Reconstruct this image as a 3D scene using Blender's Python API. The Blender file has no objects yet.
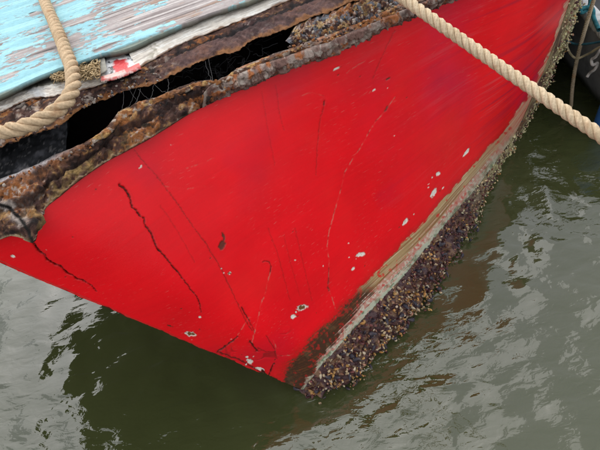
import bpy, math, random
import numpy as np
from mathutils import Matrix, Vector

random.seed(7)
RNG = np.random.default_rng(11)
SC = bpy.context.scene
COL = SC.collection

# ------------------------------------------------------------------ camera
CAM_Z = 2.2                       # metres above the water
PITCH, ROLL = math.radians(45), math.radians(12)
FPX = 453.0                       # focal length in photo pixels (600 wide)
_fw = np.array([0, math.cos(PITCH), -math.sin(PITCH)])
_dn = np.array([0, -math.sin(PITCH), -math.cos(PITCH)])
_rt = np.array([1.0, 0, 0])
_R = math.cos(ROLL) * _rt + math.sin(ROLL) * _dn
_D = -math.sin(ROLL) * _rt + math.cos(ROLL) * _dn
CAM = np.array([0, 0, CAM_Z])
cam_data = bpy.data.cameras.new("camera")
cam_data.sensor_width = 36.0
cam_data.lens = FPX / 600.0 * 36.0
cam_data.clip_start = 0.05
cam_data.clip_end = 3000
cam = bpy.data.objects.new("camera", cam_data)
COL.objects.link(cam)
cam.matrix_world = Matrix((
    (_R[0], -_D[0], -_fw[0], 0), (_R[1], -_D[1], -_fw[1], 0),
    (_R[2], -_D[2], -_fw[2], CAM_Z), (0, 0, 0, 1)))
SC.camera = cam

# ------------------------------------------------------------------ light
SUN_EL, SUN_AZ = math.radians(50), math.radians(-12)     # azimuth from +Y, clockwise
world = bpy.data.worlds.new("World")
SC.world = world
world.use_nodes = True
wn = world.node_tree
wn.nodes.clear()
sky = wn.nodes.new("ShaderNodeTexSky")
sky.sky_type = 'NISHITA'
sky.sun_disc = False
sky.sun_elevation = SUN_EL
sky.sun_rotation = SUN_AZ
sky.air_density = 1.0
sky.dust_density = 6.0
sky.ozone_density = 1.0
hsv = wn.nodes.new("ShaderNodeHueSaturation")
hsv.inputs['Saturation'].default_value = 0.35
bg = wn.nodes.new("ShaderNodeBackground")
bg.inputs['Strength'].default_value = 0.15
wo = wn.nodes.new("ShaderNodeOutputWorld")
cloud = wn.nodes.new("ShaderNodeMix")              # a thin, even cloud sheet over the whole sky
cloud.data_type = 'RGBA'
cloud.inputs['Factor'].default_value = 0.6
cloud.inputs['B'].default_value = (9.0, 9.3, 9.7, 1)
wn.links.new(sky.outputs[0], hsv.inputs['Color'])
wn.links.new(hsv.outputs[0], cloud.inputs['A'])
wn.links.new(cloud.outputs['Result'], bg.inputs[0])
wn.links.new(bg.outputs[0], wo.inputs[0])
sun_d = bpy.data.lights.new("sun", 'SUN')
sun_d.energy = 0.8
sun_d.angle = math.radians(65)
sun_d.color = (1.0, 0.97, 0.92)
sun = bpy.data.objects.new("sun", sun_d)
COL.objects.link(sun)
_sd = Vector((math.sin(SUN_AZ) * math.cos(SUN_EL), math.cos(SUN_AZ) * math.cos(SUN_EL), math.sin(SUN_EL)))
sun.rotation_euler = _sd.to_track_quat('Z', 'Y').to_euler()
sun.location = (0, 0, 8)
SC.view_settings.view_transform = 'Standard'
SC.view_settings.look = 'None'
SC.view_settings.gamma = 1.0
SC.view_settings.exposure = 0.4
SC.view_settings.use_curve_mapping = False

# ------------------------------------------------------------------ maths
def ray(px, py):
    px = np.asarray(px, float)[..., None]
    py = np.asarray(py, float)[..., None]
    return _fw * FPX + (px - 300) * _R + (py - 225) * _D

def at_z(px, py, z):
    """the point of that sight line that lies at height z"""
    d = ray(px, py)
    k = (np.asarray(z, float) - CAM_Z) / d[..., 2]
    return CAM + d * k[..., None]

def to_px(P):
    v = P - CAM
    w = v @ _fw
    return 300 + FPX * (v @ _R) / w, 225 + FPX * (v @ _D) / w

def _hash(ix, iy, iz):
    with np.errstate(over='ignore'):
        h = ix.astype(np.uint32) * np.uint32(374761393) + iy.astype(np.uint32) * np.uint32(668265263) \
            + iz.astype(np.uint32) * np.uint32(2147483647 ^ 0x5bd1e995)
        h = (h ^ (h >> np.uint32(13))) * np.uint32(1274126177)
        h = h ^ (h >> np.uint32(16))
    return h.astype(np.float64) / 4294967295.0

def vnoise(P, scale, seed=0):
    """smooth value noise, -1..1"""
    q = np.asarray(P, float) * scale + 1000.0 + seed * 17.31
    i = np.floor(q).astype(np.int64)
    f = q - i
    f = f * f * (3 - 2 * f)
    x, y, z = i[..., 0], i[..., 1], i[..., 2]
    fx, fy, fz = f[..., 0], f[..., 1], f[..., 2]
    r = 0
    for dx in (0, 1):
        for dy in (0, 1):
            for dz in (0, 1):
                w = (fx if dx else 1 - fx) * (fy if dy else 1 - fy) * (fz if dz else 1 - fz)
                r = r + w * _hash(x + dx, y + dy, z + dz)
    return r * 2 - 1

def fbm(P, scale, octaves=4, seed=0, gain=0.5):
    r, a, n = 0, 1.0, 0
    for k in range(octaves):
        r = r + a * vnoise(P, scale * 2.03 ** k, seed + k * 3)
        n += a
        a *= gain
    return r / n * 1.5

def sstep(a, b, x):
    t = np.clip((x - a) / (b - a), 0, 1)
    return t * t * (3 - 2 * t)

def mixc(a, b, m):
    a = np.asarray(a, float); b = np.asarray(b, float)
    return a * (1 - m[..., None]) + b * m[..., None]

def curve(pts, n, u=None):
    """Catmull-Rom through pts; n samples or at params u in 0..1 (chord-length)"""
    P = np.asarray(pts, float)
    seg = np.linalg.norm(np.diff(P, axis=0), axis=1)
    k = np.r_[0, np.cumsum(seg)]
    k /= k[-1]
    return spline(k, P, np.linspace(0, 1, n) if u is None else u)

def spline(k, P, u):
    k = np.asarray(k, float); P = np.asarray(P, float)
    m = np.empty_like(P)
    d = np.diff(P, axis=0) / np.diff(k)[:, None]
    m[0], m[-1] = d[0], d[-1]
    h = np.diff(k)
    m[1:-1] = (d[:-1] * h[1:, None] + d[1:] * h[:-1, None]) / (h[1:] + h[:-1])[:, None]
    j = np.clip(np.searchsorted(k, u, side='right') - 1, 0, len(k) - 2)
    hh = h[j]
    t = ((u - k[j]) / hh)[:, None]
    hh = hh[:, None]
    return ((2 * t**3 - 3 * t**2 + 1) * P[j] + (t**3 - 2 * t**2 + t) * hh * m[j]
            + (-2 * t**3 + 3 * t**2) * P[j + 1] + (t**3 - t**2) * hh * m[j + 1])

def polydist(X, Y, pts):
    """distance of points to a polyline and the 0..1 place along it"""
    best = np.full(X.shape, 1e9); pos = np.zeros(X.shape)
    pts = np.asarray(pts, float)
    L = np.r_[0, np.cumsum(np.linalg.norm(np.diff(pts, axis=0), axis=1))]
    for a, b, l0, l1 in zip(pts[:-1], pts[1:], L[:-1], L[1:]):
        e = b - a
        t = np.clip(((X - a[0]) * e[0] + (Y - a[1]) * e[1]) / (e @ e), 0, 1)
        d = np.hypot(X - a[0] - t * e[0], Y - a[1] - t * e[1])
        m = d < best
        best = np.where(m, d, best)
        pos = np.where(m, (l0 + t * (l1 - l0)) / L[-1], pos)
    return best, pos

# ------------------------------------------------------------------ mesh helpers
def mesh_obj(name, verts, faces, mat, parent=None, color=None, smooth=True, uv=None):
    me = bpy.data.meshes.new(name)
    verts = np.asarray(verts, float)
    if isinstance(faces, np.ndarray):
        k = faces.shape[1]
        me.vertices.add(len(verts))
        me.vertices.foreach_set("co", verts.ravel())
        me.loops.add(faces.size)
        me.loops.foreach_set("vertex_index", faces.ravel().astype(np.int32))
        me.polygons.add(len(faces))
        me.polygons.foreach_set("loop_start", np.arange(0, faces.size, k, dtype=np.int32))
        me.update(calc_edges=True)
    else:
        me.from_pydata(verts.tolist(), [], [list(f) for f in faces])
        me.update()
    me.polygons.foreach_set("use_smooth", np.full(len(me.polygons), smooth))
    if color is not None:
        c = np.ones((len(verts), 4)); c[:, :3] = np.clip(color, 0, 1)
        at = me.attributes.new("Col", 'FLOAT_COLOR', 'POINT')
        at.data.foreach_set("color", c.ravel())
    if uv is not None:
        at = me.attributes.new("along", 'FLOAT_VECTOR', 'POINT')
        v3 = np.zeros((len(verts), 3)); v3[:, :uv.shape[1]] = uv
        at.data.foreach_set("vector", v3.ravel())
    me.validate()
    if mat: me.materials.append(mat)
    o = bpy.data.objects.new(name, me)
    COL.objects.link(o)
    if parent: o.parent = parent
    return o

def grid_faces(nu, nv, flip=False, wrap=False, off=0):
    i, j = np.meshgrid(np.arange(nu - 1), np.arange(nv if wrap else nv - 1), indexing='ij')
    j2 = (j + 1) % nv
    f = np.stack([i * nv + j, (i + 1) * nv + j, (i + 1) * nv + j2, i * nv + j2], -1).reshape(-1, 4) + off
    return f[:, ::-1] if flip else f

def grid_normals(P):
    a = np.gradient(P, axis=0); b = np.gradient(P, axis=1)
    n = np.cross(a, b)
    return n / (np.linalg.norm(n, axis=-1, keepdims=True) + 1e-12)

def face_cam(P, N):
    s = np.sign(np.sum((CAM - P) * N, -1, keepdims=True))
    return N * np.where(s == 0, 1, s)

def tag(o, label=None, cat=None, group=None, kind=None):
    if label: o['label'] = label
    if cat: o['category'] = cat
    if group: o['group'] = group
    if kind: o['kind'] = kind
    return o

def empty(name, loc=(0, 0, 0)):
    o = bpy.data.objects.new(name, None)
    o.empty_display_size = 0.1
    COL.objects.link(o)
    return o

def frames(P):
    T = np.gradient(P, axis=0)
    T /= np.linalg.norm(T, axis=1, keepdims=True)
    n = np.cross(T[0], [0.3, 0.2, 1.0]); n /= np.linalg.norm(n)
    N = [n]
    for t in T[1:]:
        n = n - t * (n @ t); n = n / np.linalg.norm(n); N.append(n)
    N = np.array(N)
    return T, N, np.cross(T, N)

def tube(P, r, sides=8):
    P = np.asarray(P, float)
    T, N, B = frames(P)
    a = np.linspace(0, 2 * np.pi, sides, endpoint=False)
    r = np.broadcast_to(np.asarray(r, float), (len(P),))
    V = P[:, None] + r[:, None, None] * (np.cos(a)[None, :, None] * N[:, None] + np.sin(a)[None, :, None] * B[:, None])
    return V.reshape(-1, 3), grid_faces(len(P), sides, wrap=True)

class Bag:
    """collects pieces of one object"""
    def __init__(self): self.v, self.f, self.c, self.n = [], [], [], 0
    def add(self, v, f, c):
        v = np.asarray(v, float); f = np.asarray(f)
        if f.shape[1] == 4: f = np.concatenate([f[:, [0, 1, 2]], f[:, [0, 2, 3]]])
        self.v.append(v); self.f.append(np.asarray(f) + self.n)
        self.c.append(np.broadcast_to(np.asarray(c, float), (len(v), 3))); self.n += len(v)
    def build(self, name, mat, parent=None, smooth=True):
        return mesh_obj(name, np.concatenate(self.v), np.concatenate(self.f), mat, parent,
                        np.concatenate(self.c), smooth)

# ------------------------------------------------------------------ materials
def new_mat(name):
    m = bpy.data.materials.new(name); m.use_nodes = True
    nt = m.node_tree
    b = nt.nodes['Principled BSDF']
    return m, nt, b

def _n(nt, kind, **kw):
    n = nt.nodes.new(kind)
    for k, v in kw.items(): setattr(n, k, v)
    return n

def noise_node(nt, scale, detail=6, rough=0.6, vec=None, dist=0.0):
    n = _n(nt, 'ShaderNodeTexNoise')
    n.inputs['Scale'].default_value = scale
    n.inputs['Detail'].default_value = detail
    n.inputs['Roughness'].default_value = rough
    n.inputs['Distortion'].default_value = dist
    if vec is not None: nt.links.new(vec, n.inputs['Vector'])
    return n.outputs['Fac']

def vc_material(name, rough=0.7, grain=120, amount=0.35, bump=0.3, bump_dist=0.004, coat=0, rough_var=0.1,
                grain2=900, spec=0.5):
    """colour from the built surface's own attribute, broken up with fine grain"""
    m, nt, b = new_mat(name)
    at = _n(nt, 'ShaderNodeAttribute', attribute_name="Col")
    tc = _n(nt, 'ShaderNodeTexCoord')
    f1 = noise_node(nt, grain, 8, 0.65, tc.outputs['Object'])
    f2 = noise_node(nt, grain2, 3, 0.6, tc.outputs['Object'])
    ad = _n(nt, 'ShaderNodeMath', operation='ADD')
    nt.links.new(f1, ad.inputs[0]); nt.links.new(f2, ad.inputs[1])
    mr = _n(nt, 'ShaderNodeMapRange')
    mr.inputs['From Min'].default_value = 0.6; mr.inputs['From Max'].default_value = 1.4
    mr.inputs['To Min'].default_value = 1 - amount; mr.inputs['To Max'].default_value = 1 + amount
    nt.links.new(ad.outputs[0], mr.inputs['Value'])
    mul = _n(nt, 'ShaderNodeVectorMath', operation='SCALE')
    nt.links.new(at.outputs['Color'], mul.inputs[0]); nt.links.new(mr.outputs[0], mul.inputs['Scale'])
    nt.links.new(mul.outputs[0], b.inputs['Base Color'])
    rr = _n(nt, 'ShaderNodeMapRange')
    rr.inputs['To Min'].default_value = rough - rough_var; rr.inputs['To Max'].default_value = rough + rough_var
    nt.links.new(f1, rr.inputs['Value'])
    nt.links.new(rr.outputs[0], b.inputs['Roughness'])
    b.inputs['Specular IOR Level'].default_value = spec
    b.inputs['Coat Weight'].default_value = coat
    b.inputs['Coat Roughness'].default_value = 0.25
    bp = _n(nt, 'ShaderNodeBump')
    bp.inputs['Strength'].default_value = bump; bp.inputs['Distance'].default_value = bump_dist
    nt.links.new(ad.outputs[0], bp.inputs['Height'])
    nt.links.new(bp.outputs[0], b.inputs['Normal'])
    return m

M_RUST = vc_material("rust", 0.85, 90, 0.55, 0.8, 0.006, spec=0.3, grain2=420)
M_WOOD = vc_material("weathered_wood", 0.85, 70, 0.25, 0.4, 0.003, spec=0.25)
M_DARK = vc_material("dark_interior", 0.95, 60, 0.4, 0.5, 0.004, spec=0.1)
M_SHELL = vc_material("shell", 0.45, 160, 0.45, 0.4, 0.003, rough_var=0.15)
M_ROPE = vc_material("rope_fibre", 0.9, 260, 0.28, 0.7, 0.002, spec=0.15, grain2=1500)
M_PLAIN = vc_material("aged_paint", 0.5, 40, 0.25, 0.2, 0.002)

def hull_material():
    m, nt, b = new_mat("red_hull_paint")
    L = nt.links.new
    at = _n(nt, 'ShaderNodeAttribute', attribute_name="Col")
    st = _n(nt, 'ShaderNodeAttribute', attribute_name="along")
    tc = _n(nt, 'ShaderNodeTexCoord')
    # streaks of the brush along the planking, blotchy fading, fine grit
    mp = _n(nt, 'ShaderNodeMapping'); mp.inputs['Scale'].default_value = (5, 75, 1)
    L(st.outputs['Vector'], mp.inputs['Vector'])
    s1 = noise_node(nt, 1.0, 6, 0.6, mp.outputs[0], 0.4)
    s2 = noise_node(nt, 3.2, 5, 0.6, tc.outputs['Object'])
    s3 = noise_node(nt, 240, 4, 0.7, tc.outputs['Object'])
    a1 = _n(nt, 'ShaderNodeMath', operation='MULTIPLY_ADD'); a1.inputs[1].default_value = 0.4
    L(s1, a1.inputs[0]); L(s2, a1.inputs[2])
    a2 = _n(nt, 'ShaderNodeMath', operation='MULTIPLY_ADD'); a2.inputs[1].default_value = 0.35
    L(s3, a2.inputs[0]); L(a1.outputs[0], a2.inputs[2])
    mr = _n(nt, 'ShaderNodeMapRange')
    mr.inputs['From Min'].default_value = 0.55; mr.inputs['From Max'].default_value = 1.2
    mr.inputs['To Min'].default_value = 0.84; mr.inputs['To Max'].default_value = 1.14
    L(a2.outputs[0], mr.inputs['Value'])
    sc = _n(nt, 'ShaderNodeVectorMath', operation='SCALE')
    L(at.outputs['Color'], sc.inputs[0]); L(mr.outputs[0], sc.inputs['Scale'])
    # scuffs: short pale scratches
    mp2 = _n(nt, 'ShaderNodeMapping'); mp2.inputs['Scale'].default_value = (85, 300, 1)
    mp2.inputs['Rotation'].default_value = (0, 0, 0.25)
    L(st.outputs['Vector'], mp2.inputs['Vector'])
    sf = noise_node(nt, 1.0, 2, 0.5, mp2.outputs[0])
    cl = noise_node(nt, 5.0, 3, 0.5, tc.outputs['Object'])
    r1 = _n(nt, 'ShaderNodeMapRange'); r1.inputs['From Min'].default_value = 0.64; r1.inputs['From Max'].default_value = 0.74
    L(sf, r1.inputs['Value'])
    r2 = _n(nt, 'ShaderNodeMapRange'); r2.inputs['From Min'].default_value = 0.45; r2.inputs['From Max'].default_value = 0.62
    r2.inputs['To Max'].default_value = 0.36
    L(cl, r2.inputs['Value'])
    mm = _n(nt, 'ShaderNodeMath', operation='MULTIPLY')
    L(r1.outputs[0], mm.inputs[0]); L(r2.outputs[0], mm.inputs[1])
    mx = _n(nt, 'ShaderNodeMix', data_type='RGBA')
    L(mm.outputs[0], mx.inputs['Factor']); L(sc.outputs[0], mx.inputs['A'])
    mx.inputs['B'].default_value = (0.62, 0.2, 0.17, 1)
    L(mx.outputs['Result'], b.inputs['Base Color'])
    rr = _n(nt, 'ShaderNodeMapRange'); rr.inputs['To Min'].default_value = 0.2; rr.inputs['To Max'].default_value = 0.42
    L(s1, rr.inputs['Value']); L(rr.outputs[0], b.inputs['Roughness'])
    b.inputs['Specular IOR Level'].default_value = 0.22
    bp = _n(nt, 'ShaderNodeBump'); bp.inputs['Strength'].default_value = 0.25; bp.inputs['Distance'].default_value = 0.004
    L(a2.outputs[0], bp.inputs['Height']); L(bp.outputs[0], b.inputs['Normal'])
    return m
M_HULL = hull_material()

def water_material():
    m, nt, b = new_mat("harbour_water")
    L = nt.links.new
    b.inputs['Base Color'].default_value = (0.055, 0.058, 0.026, 1)
    b.inputs['Roughness'].default_value = 0.04
    b.inputs['IOR'].default_value = 1.65
    tc = _n(nt, 'ShaderNodeTexCoord')
    mp = _n(nt, 'ShaderNodeMapping'); mp.inputs['Scale'].default_value = (5, 9.5, 1); mp.inputs['Rotation'].default_value = (0, 0, 0.6)
    L(tc.outputs['Object'], mp.inputs['Vector'])
    n1 = noise_node(nt, 1.0, 2.5, 0.45, mp.outputs[0], 0.6)
    mp3 = _n(nt, 'ShaderNodeMapping'); mp3.inputs['Scale'].default_value = (14, 26, 1); mp3.inputs['Rotation'].default_value = (0, 0, -0.5)
    L(tc.outputs['Object'], mp3.inputs['Vector'])
    n2 = noise_node(nt, 1.0, 3, 0.5, mp3.outputs[0], 0.7)
    big = noise_node(nt, 0.9, 2, 0.5, tc.outputs['Object'])          # calmer and rougher patches
    mb = _n(nt, 'ShaderNodeMapRange'); mb.inputs['From Min'].default_value = .35; mb.inputs['From Max'].default_value = .65
    mb.inputs['To Min'].default_value = .12; mb.inputs['To Max'].default_value = .45
    L(big, mb.inputs['Value'])
    ma = _n(nt, 'ShaderNodeMath', operation='MULTIPLY_ADD')
    L(n2, ma.inputs[0]); L(mb.outputs[0], ma.inputs[1]); L(n1, ma.inputs[2])
    bp = _n(nt, 'ShaderNodeBump'); bp.inputs['Strength'].default_value = 0.55; bp.inputs['Distance'].default_value = 0.016
    L(ma.outputs[0], bp.inputs['Height']); L(bp.outputs[0], b.inputs['Normal'])
    cn = noise_node(nt, 1.3, 4, 0.55, tc.outputs['Object'])
    mx = _n(nt, 'ShaderNodeMix', data_type='RGBA')
    mx.inputs['A'].default_value = (0.036, 0.044, 0.014, 1); mx.inputs['B'].default_value = (0.050, 0.056, 0.021, 1)
    L(cn, mx.inputs['Factor']); L(mx.outputs['Result'], b.inputs['Base Color'])
    return m
M_WATER = water_material()

# ------------------------------------------------------------------ water
def build_water():
    n = 420
    c = np.linspace(0, 1, n)
    # a fine sheet near the boats that widens to the horizon
    def axis(a, b, far):
        mid = a + (b - a) * c
        out = np.geomspace(1, far, 24)[1:]
        return np.r_[(a - 1 + 1 - out)[::-1] + 1, mid, b - 1 + out]
    x = axis(-2.6, 5.6, 900); y = axis(-0.6, 8.2, 900)
    X, Y = np.meshgrid(x, y, indexing='ij')
    P = np.stack([X, Y, np.zeros_like(X)], -1)
    H = np.zeros_like(X)
    for lam, amp, ang in ((.55, .0026, 35), (.37, .0022, 72), (.23, .0018, 12), (.17, .0014, 104), (.29, .0020, -24), (.13, .0010, 50)):
        a = math.radians(ang); k = 2 * math.pi / lam
        ph = (X * math.cos(a) + Y * math.sin(a)) * k + 4.0 * vnoise(P, 1.1, int(lam * 100)) + 2.2 * vnoise(P, 2.7, int(lam * 77))
        H += amp * np.sin(ph) * (0.75 + 0.5 * vnoise(P, .8, int(lam * 50)))
    H += 0.008 * fbm(P, 3.1, 4, 5)
    far = np.maximum(np.maximum(-2.6 - X, X - 5.6), np.maximum(-0.6 - Y, Y - 8.2))
    H *= 1 - sstep(0, 1.5, far)
    P[..., 2] = H
    o = mesh_obj("water", P.reshape(-1, 3), grid_faces(len(x), len(y)), M_WATER)
    tag(o, "murky olive green harbour water with small ripples", "water", kind="structure")
build_water()

# ------------------------------------------------------------------ red boat
H = 1.476                                   # gunwale height above the water
boat = empty("derelict_boat")
tag(boat, "derelict red wooden boat with rotten rusty gunwale and mussel crusted waterline", "boat")

G_PX = [(-50, 245), (30, 210), (100, 163.5), (165, 127), (250, 84), (330, 51), (440, 0), (560, -51)]
H_TOP = H - .03                            # the planking stops just under the rotten strake
W_PX = [(300, 392), (338, 382), (362, 361), (385, 335), (410, 305), (436, 272), (468, 219), (500, 163),
        (527, 112), (548, 62), (571, 0), (588, -50)]
S_K = [0, .10, .19, .27, .36, .45, .56, .68, .78, .87, .95, 1.0]
Gw = [at_z(x, y, H_TOP) for x, y in G_PX] + [np.array([2.05, 2.75, H_TOP]), np.array([2.8, 3.75, H_TOP]), np.array([3.65, 5.0, H_TOP]), np.array([4.5, 6.2, H_TOP])]
Ww = [at_z(x, y, 0.0) for x, y in W_PX]

MARKS_DARK = [   # polyline, half width px at start, at end, depth (m), strength
    ([(119, 184), (120, 186), (123.6, 188), (127, 192), (130, 197), (131, 203), (132, 207), (137, 211), (140, 216), (144, 218), (144.5, 223), (146, 227),
      (150, 231), (153, 236), (153.6, 240), (157, 248), (165, 257), (174, 268), (181, 276), (189, 287), (196, 296), (199, 300), (201, 312)], 1.5, .45, .010, 1),
    ([(24, 232), (30, 238), (36, 247), (39, 251), (45, 255), (47, 259), (52, 263), (58, 265), (62, 268), (67, 273), (72, 275), (77, 279), (82, 280), (90, 285), (97, 291)], 2.2, .4, .016, 1),
    ([(134, 150), (145, 163), (160, 180), (176, 202), (190, 222), (205, 242), (222, 270), (236, 300), (245, 320), (252, 331)], .55, .5, .002, .65),
    ([(242, 308), (245, 314), (249, 321)], 1.3, .9, .006, .9),
    ([(249, 321), (255, 333)], .7, .5, .003, .7),
    ([(263, 262), (269, 261.5), (271, 266), (270, 273)], .8, 1.1, .003, .75),
    ([(218, 352), (225, 347), (230, 343), (238, 337)], 2.4, 1.0, .008, .85),
    ([(250, 342), (253, 346), (257, 351)], 1.8, 1.4, .006, .85),
    ([(268, 378), (271, 370), (274, 364)], 1.7, 1.0, .008, .9),
    ([(262, 371), (266, 374.5), (271, 377)], 2.2, 1.6, .010, 1),
    ([(324, 101), (324, 105)], 1.7, 1.2, .004, .8),
    ([(324, 105), (320, 120), (317, 150), (316, 176)], .7, .4, .0015, .45),
    ([(388, 107), (385, 111)], 1.3, 1.1, .004, .8),
    ([(329, 268), (329, 279), (328, 288), (329, 291)], .6, 1.1, .003, .7),
    ([(395, 30), (384, 52), (372, 80)], .5, .4, .001, .4),
    ([(276, 85), (279, 110), (284, 130)], .5, .4, .001, .3),
    ([(262, 92), (268, 130), (275, 165)], .5, .4, .001, .25),
    ([(268, 228), (279, 258), (290, 300)], .5, .4, .001, .35),
    ([(295, 228), (303, 262), (312, 300)], .5, .4, .001, .35),
    ([(284, 236), (292, 268), (300, 296)], .5, .4, .001, .25),
    ([(160, 205), (172, 222), (186, 246), (195, 262)], .5, .4, .001, .3),
    ([(220, 353), (240, 360), (262, 373), (290, 386)], 1.4, 1.4, .003, .75),
    ([(258, 348), (266, 352), (275, 352)], .8, .5, .003, .6),
    ([(266, 336), (275, 350), (276, 356)], .7, .6, .003, .6),
]
MARKS_PALE = [
    ([(395, 97), (388, 107), (377, 120), (370, 130), (366, 138), (360, 148), (352, 160), (344, 174), (343, 180), (338, 200), (334, 214), (332, 221), (329, 232),
      (327, 246), (329, 260), (329, 272), (328, 288), (332, 298), (335, 308)], .6, .55, .55),
    ([(270, 273), (267, 284), (265, 294), (261, 304), (258, 318), (252, 343)], .6, .6, .6),
    ([(249, 317), (238, 335)], .5, .5, .5),
    ([(273, 340), (275.6, 347), (275.6, 355), (282, 356), (293, 354)], .5, .5, .6),
    ([(312, 92), (324, 96)], .4, .3, .4), ([(360, 97), (372, 91)], .4, .3, .4), ([(300, 96), (312, 92)], .4, .3, .3),
    ([(346, 73), (366, 60)], .4, .3, .35), ([(330, 85), (347, 78)], .4, .3, .3),
    ([(186, 168), (200, 164), (214, 158)], .4, .3, .3), ([(165, 186), (186, 189), (205, 186)], .5, .3, .25),
]
CHIPS = [  # x, y, half length, half width, angle deg, colour kind
    (466.5, 152, 6, 1.4, -52, 'w'), (438, 174, 2.4, 1.8, -40, 'w'), (433.5, 193, 5.5, 2.3, -62, 'w'), (405, 222, 4.6, 1.9, -52, 'w'),
    (443, 188, 2.2, .7, -50, 'w'), (361, 254.5, 5.3, 2.1, -16, 'w'), (353, 269, 2.6, 1.4, -50, 'w'), (336.6, 68.5, 4.4, 1.2, -28, 'w'),
    (141, 166.5, 3, 1.0, -38, 'w'), (13, 256.5, 2.4, 1.3, 10, 'w'), (293, 317, 3.2, 2.4, -35, 'w'), (302, 307.6, 6.0, 3.0, -14, 'bw'),
    (222, 245, 3.6, 5.2, 10, 'b'), (223.6, 236, 1.6, 4.0, -12, 'b'), (230, 273, 2.0, 1.4, -30, 'bw'), (190, 334, 6.0, 2.6, 15, 'bw'),
    (249.5, 361, 3.6, 3.0, 30, 'w'), (260, 369, 5.2, 1.9, 12, 'w'), (247, 357, 1.8, 1.3, 0, 'w'), (200, 317, 1.5, 1.0, 0, 'w'), (170, 326, 3, .8, 18, 'b'),
    (388, 79, 3.0, .8, -30, 'b'), (374, 90, 1.4, .7, -30, 'w'), (296, 312, 1.2, .8, 40, 'w'),
]
XR = np.array([(400, 270), (386, 279), (374, 284), (368, 286), (348, 303), (330, 319), (320, 331), (308, 341), (295, 354), (282, 367), (268, 380), (248, 400), (220, 426), (186, 455), (132, 504), (100, 525), (75, 539), (40, 553), (0, 566), (-60, 582)], float)[::-1]
XM = np.array([(400, 294), (390, 303), (373, 315), (358, 327), (345, 340), (329, 353), (313, 369), (300, 380), (294, 386), (272, 407), (250, 424), (230, 440), (188, 476), (156, 500), (126, 520), (102, 537), (75, 549), (40, 562), (0, 575), (-60, 592)], float)[::-1]

_r = np.random.default_rng(4)
for _x, _y, _sp, _n in ((436, 186, 12, 7), (402, 226, 8, 5), (358, 260, 9, 5), (298, 314, 9, 5), (255, 358, 16, 12), (330, 75, 14, 5), (190, 330, 10, 5), (225, 262, 22, 6), (150, 170, 25, 6), (90, 215, 25, 6), (380, 110, 20, 5), (60, 250, 18, 5), (320, 240, 40, 8)):
    for _k in range((_n + 1) // 2):
        CHIPS.append((_x + _r.normal() * _sp, _y + _r.normal() * _sp * .8, _r.uniform(.5, 1.3), _r.uniform(.25, .6), _r.uniform(-70, 0), 'w' if _r.random() < .6 else 'b'))

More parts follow.
